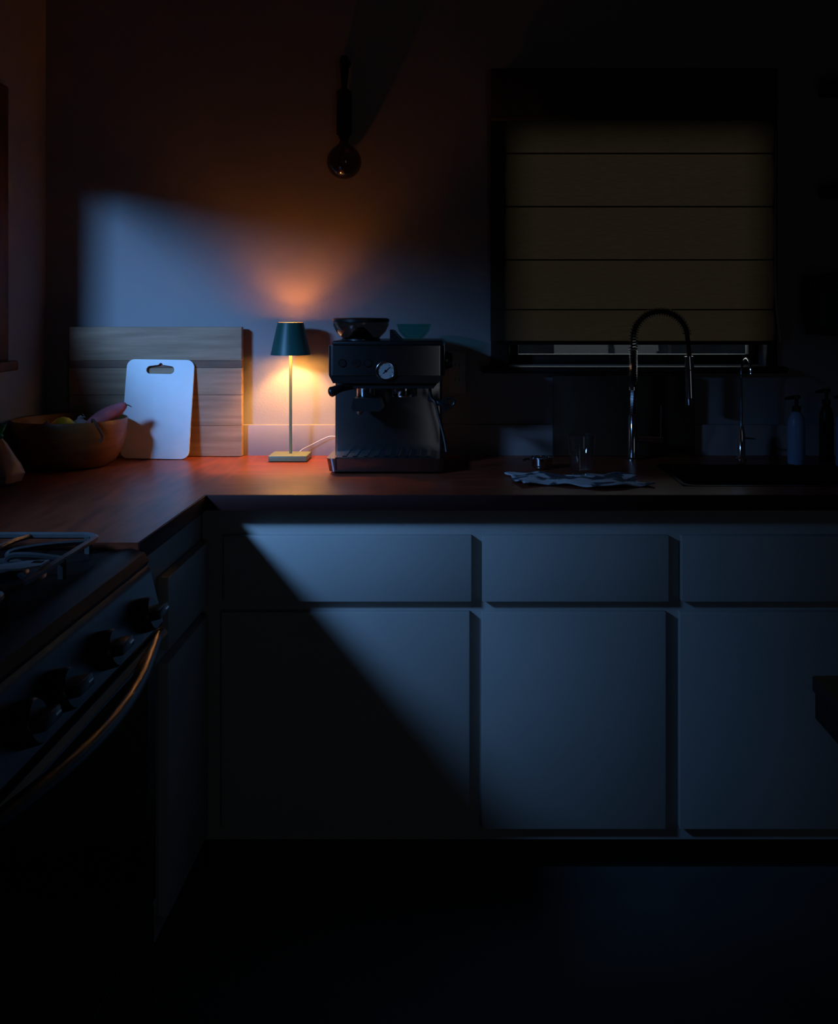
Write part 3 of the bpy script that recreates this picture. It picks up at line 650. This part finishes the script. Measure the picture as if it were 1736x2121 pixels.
bm = nb(); p0 = P(1428.5, 738, fy)
def cone(a, b, r0, r1, n=24): tube(bm, [a, b], [r0, r1], n)
cone(P(1427, 738, fy), P(1428.5, 765, fy), .0125, .0130); cone(P(1428.6, 767, fy), P(1430.5, 824, fy), .0140, .0150); link('sprayer', bm, 'chrome', t)
bm = nb(); cone(P(1430.5, 825, fy), P(1431, 838, fy), .0175, .0165); link('spray_head', bm, 'chrome', t)
bm = nb(); cone(P(1427, 763, fy), P(1429, 769, fy), .0118, .0118); link('sprayer_ring', bm, 'black', t)
bm = nb(); tube(bm, [P(1318, 909, fy), P(1374, 911, fy-.02)], .0095, 20); lv = link('lever', bm, 'chrome', t)
bm = nb(); tube(bm, [P(1369.5, 908, fy-.02), P(1370, 838, fy-.045)], .0022, 10); link('lever_pin', bm, 'chrome', lv)
# filtered water tap
t = thing('water_filter_tap', 'slim gooseneck filtered-water tap right of the spring faucet', 'faucet', P(1537, 950, 2.82))
wx = (1536-VX)/F*2.82
bm = nb(); lathe(bm, [(.016, ZT), (.016, ZT+.003), (.011, ZT+.010), (.0105, ez(902, 2.82)), (.006, ez(882, 2.82)), (0, ez(882, 2.82))], (wx, 2.82, 0), 24); link('body', bm, 'chrome', t)
bm = nb(); tube(bm, bez([(wx, 2.82, ez(885, 2.82)), (wx, 2.82, ez(820, 2.82)), (wx, 2.82, 1.165), (wx, 2.80, 1.195), (wx, 2.765, 1.205), (wx, 2.735, 1.190), (wx, 2.728, 1.165)], 7), .0032, 10); link('neck', bm, 'chrome', t)
bm = nb(); tube(bm, [(wx+.008, 2.82, ez(907, 2.82)), (wx+.036, 2.81, ez(908, 2.82))], [.003, .002], 8); link('lever', bm, 'chrome', t)

# ================================================================ COUNTER ITEMS RIGHT
# towel
t = thing('dish_towel', 'crumpled patterned grey dish towel lying under the drinking glass', 'towel', (.27, 2.45, ZT))
bm = nb(); nx, ny = 40, 22; grid = []
for j in range(ny+1):
    row = []
    for i in range(nx+1):
        u, v = i/nx, j/ny
        x = .150+.300*u+.018*math.sin(v*9+1)*(.3+u)-.03*v; y = 2.375+.165*v+.020*math.sin(u*8)-.02*u
        z = .004+.0035*(math.sin(u*23+v*7)*math.sin(v*13+u*5)+1)+.004*max(0, math.sin(u*9+2))*max(0, 1-v*1.5)
        if .10 < math.hypot(x-.315, y-2.54)/.35 < .0: z = .004
        row.append(bm.verts.new((x, y, ZT+z)))
    grid.append(row)
for j in range(ny):
    for i in range(nx): bm.faces.new((grid[j][i], grid[j][i+1], grid[j+1][i+1], grid[j+1][i]))
ob = link('cloth', bm, 'cloth', t); sm = ob.modifiers.new('s', 'SOLIDIFY'); sm.thickness = .003; sm.offset = -1
# glass
gx, gy = (1205-VX)/F*2.50, 2.50
t = thing('drinking_glass', 'clear tall tumbler standing on the patterned dish towel', 'glass', (gx, gy, ZT+.0115))
zg = ZT+.0115; hg = ez(900, 2.50)-zg
bm = nb(); lathe(bm, [(0, .0), (.024, 0), (.027, .003), (.029, .02), (.0355, hg-.002), (.0350, hg), (.0335, hg-.002), (.0270, .022), (.024, .012), (0, .010)], (gx, gy, zg), 40); link('tumbler', bm, 'tumbler', t)
# small steel cup
t = thing('steel_cup', 'small shiny steel portafilter basket lying left of the drinking glass', 'strainer', P(1123, 962, 2.66))
sx, sy = (1123-VX)/F*2.66, 2.66
bm = nb(); lathe(bm, [(0, .002), (.022, .002), (.026, .004), (.028, .028), (.031, .029), (.031, .031), (.027, .030), (.025, .006), (0, .005)], (sx, sy, ZT), 36); link('basket', bm, 'chrome', t)
bm = nb(); lathe(bm, [(.0265, .006), (.029, .008), (.0265, .010)], (sx, sy, ZT), 36, close=True); link('rim', bm, 'steel', t)
bm = nb(); tube(bm, bez([(sx-.026, sy-.006, ZT+.024), (sx-.04, sy-.012, ZT+.027), (sx-.052, sy-.016, ZT+.024)], 5), .003, 8); link('handle', bm, 'steel', t)
# soap bottles
def pump_bottle(px, pyt, Y, r, m, label, name='soap_bottle', pump=True):
    x = (px-VX)/F*Y; zt = ez(pyt, Y); t = thing(name, label, 'bottle', (x, Y, ZT))
    h = zt-ZT
    bm = nb(); lathe(bm, [(0, 0), (r*.9, 0), (r, .004), (r, h*.70), (r*.92, h*.84), (r*.65, h*.95), (r*.36, h), (0, h)], (x, Y, ZT), 32); link('bottle', bm, m, t)
    if pump:
        bm = nb(); lathe(bm, [(.012, h), (.012, h+.014), (.005, h+.016), (.005, h+.034), (.011, h+.036), (.011, h+.044), (0, h+.046)], (x, Y, ZT), 20); tube(bm, [(x, Y, ZT+h+.040), (x-.034, Y-.01, ZT+h+.036)], [.006, .004], 8); link('pump', bm, 'black', t)
pump_bottle(1650, 852, 2.74, .024, 'bottle', 'pale blue soap bottle with black pump on the worktop right of the tap')
pump_bottle(1712, 838, 2.80, .020, 'black', 'dark round-shouldered bottle right of the pale blue soap bottle')
pump_bottle(1752, 850, 2.70, .026, 'bottle', 'blue bottle just cut off by the right edge of the photo')

# ================================================================ PENDANT BULB ON THE WALL
px_, pY = 713, 2.865
hx = (px_-VX)/F*pY
t = thing('hanging_bulb', 'unlit round glass bulb on a dark rope-wrapped cord hanging on the wall', 'lamp', P(713, 372, pY))
def hz_(py): return CZ-(py-VY)/F*pY
bm = nb(); lathe(bm, [(0, 0), (.014, 0), (.014, -.006), (.006, -.008), (.005, -.06), (.008, -.064), (0, -.066)], (hx, WY, hz_(122)), 20, 'y'); link('wall_hook', bm, 'darktrim', t)
bm = nb(); tube(bm, [(hx, pY, hz_(116)), (hx, pY, hz_(128)), (hx+.001, pY, hz_(150)), (hx, pY, hz_(180)), (hx, pY, hz_(192)), (hx, pY, hz_(225)), (hx, pY, hz_(272)), (hx, pY, hz_(284)), (hx, pY, hz_(295))],
     [.010, .014, .012, .008, .017, .020, .0205, .016, .008], 18); link('rope_wrap', bm, 'rope', t)
bm = nb()
for k in range(26):
    z = hz_(190+k*3.5); r = .0205; tube(bm, [(hx+r*math.cos(a), pY+r*math.sin(a), z) for a in [2*PI*i/16 for i in range(16)]], .0022, 5, True)
link('rope_coil', bm, 'rope', t)
bm = nb(); cz_ = hz_(335); rb = 36/F*pY
prof = [(0, -rb)]+[(rb*math.sin(a), -rb*math.cos(a)) for a in [PI*i/16 for i in range(1, 13)]]+[(.016, rb*1.03), (.012, rb*1.25), (0, rb*1.25)]
lathe(bm, prof, (hx, pY, cz_), 36); gb = link('globe', bm, 'bulb', t)
bm = nb(); tube(bm, bez([(hx-.006, pY, cz_+.04), (hx-.016, pY, cz_), (hx-.006, pY, cz_-.018), (hx, pY, cz_+.004), (hx+.007, pY, cz_-.018), (hx+.016, pY, cz_), (hx+.006, pY, cz_+.04)], 5), .0007, 5); link('filament', bm, 'darksteel', gb)

# ================================================================ SHELVES RIGHT
for zz, lb in ((1.668, 'dark wooden floating shelf on the far wall at the right edge, lower one'), (1.965, 'dark wooden floating shelf on the far wall at the top right edge')):
    t = thing('wall_shelf', lb, 'shelf', (1.3, WY, zz), 'floating shelves at the right edge')
    bm = nb(); box(bm, 1.062, 1.75, WY-.20, WY, zz, zz+.030, .003); link('plank', bm, 'shelf', t)
    for bxx in (1.16, 1.62):
        bm = nb(); prism(bm, [(WY, zz), (WY-.15, zz), (WY, zz-.10)], 'x', bxx, bxx+.012); link('bracket', bm, 'black', t)
pc = Vector((1.095, 2.80, 0)); zt1 = ez(564, 2.80); zb1 = 1.29
t = thing('wall_cabinet_rack', 'small dark wall rack below the lower shelf at the right edge', 'rack', (1.2, WY, zb1-.02))
bm = nb(); box(bm, 1.02, 1.60, WY-.16, WY, zb1-.02, zb1, .003); link('plank', bm, 'shelf', t)
t = thing('enamel_canister', 'dark green round-shouldered canister at the right edge, under the shelves', 'canister', (pc.x, pc.y, zb1))
bm = nb(); h = zt1-zb1; lathe(bm, [(0, 0), (.080, 0), (.086, .006), (.088, h*.78), (.080, h*.92), (.066, h*.99), (0, h)], (pc.x, pc.y, zb1), 40); link('body', bm, 'potg', t)
bm = nb(); lathe(bm, [(.0885, h*.70), (.0900, h*.72), (.0885, h*.74)], (pc.x, pc.y, zb1), 40, close=True); link('band', bm, 'black', t)

# ================================================================ TABLE CORNER
t = thing('dark_table', 'black table whose corner enters the photo at the right edge', 'table', (1.1, 1.2, 0))
tx0, ty1 = (1682-VX)/F*1.6, 1.6
bm = nb(); box(bm, tx0, 1.75, .35, ty1, .722, .748, .003); link('tabletop', bm, 'table', t)
bm = nb(); box(bm, tx0+.004, tx0+.03, .37, ty1-.004, .680, .722); box(bm, 1.72, 1.745, .37, ty1-.004, .680, .722); box(bm, tx0+.03, 1.72, ty1-.03, ty1-.004, .680, .722); box(bm, tx0+.03, 1.72, .37, .396, .68, .722)
link('apron', bm, 'table', t)
for (x, y) in ((tx0+.16, ty1-.16), (1.6, ty1-.16), (tx0+.16, .52), (1.6, .52)):
    bm = nb(); box(bm, x-.025, x+.025, y-.025, y+.025, 0, .722, .004); link('leg', bm, 'table', t)
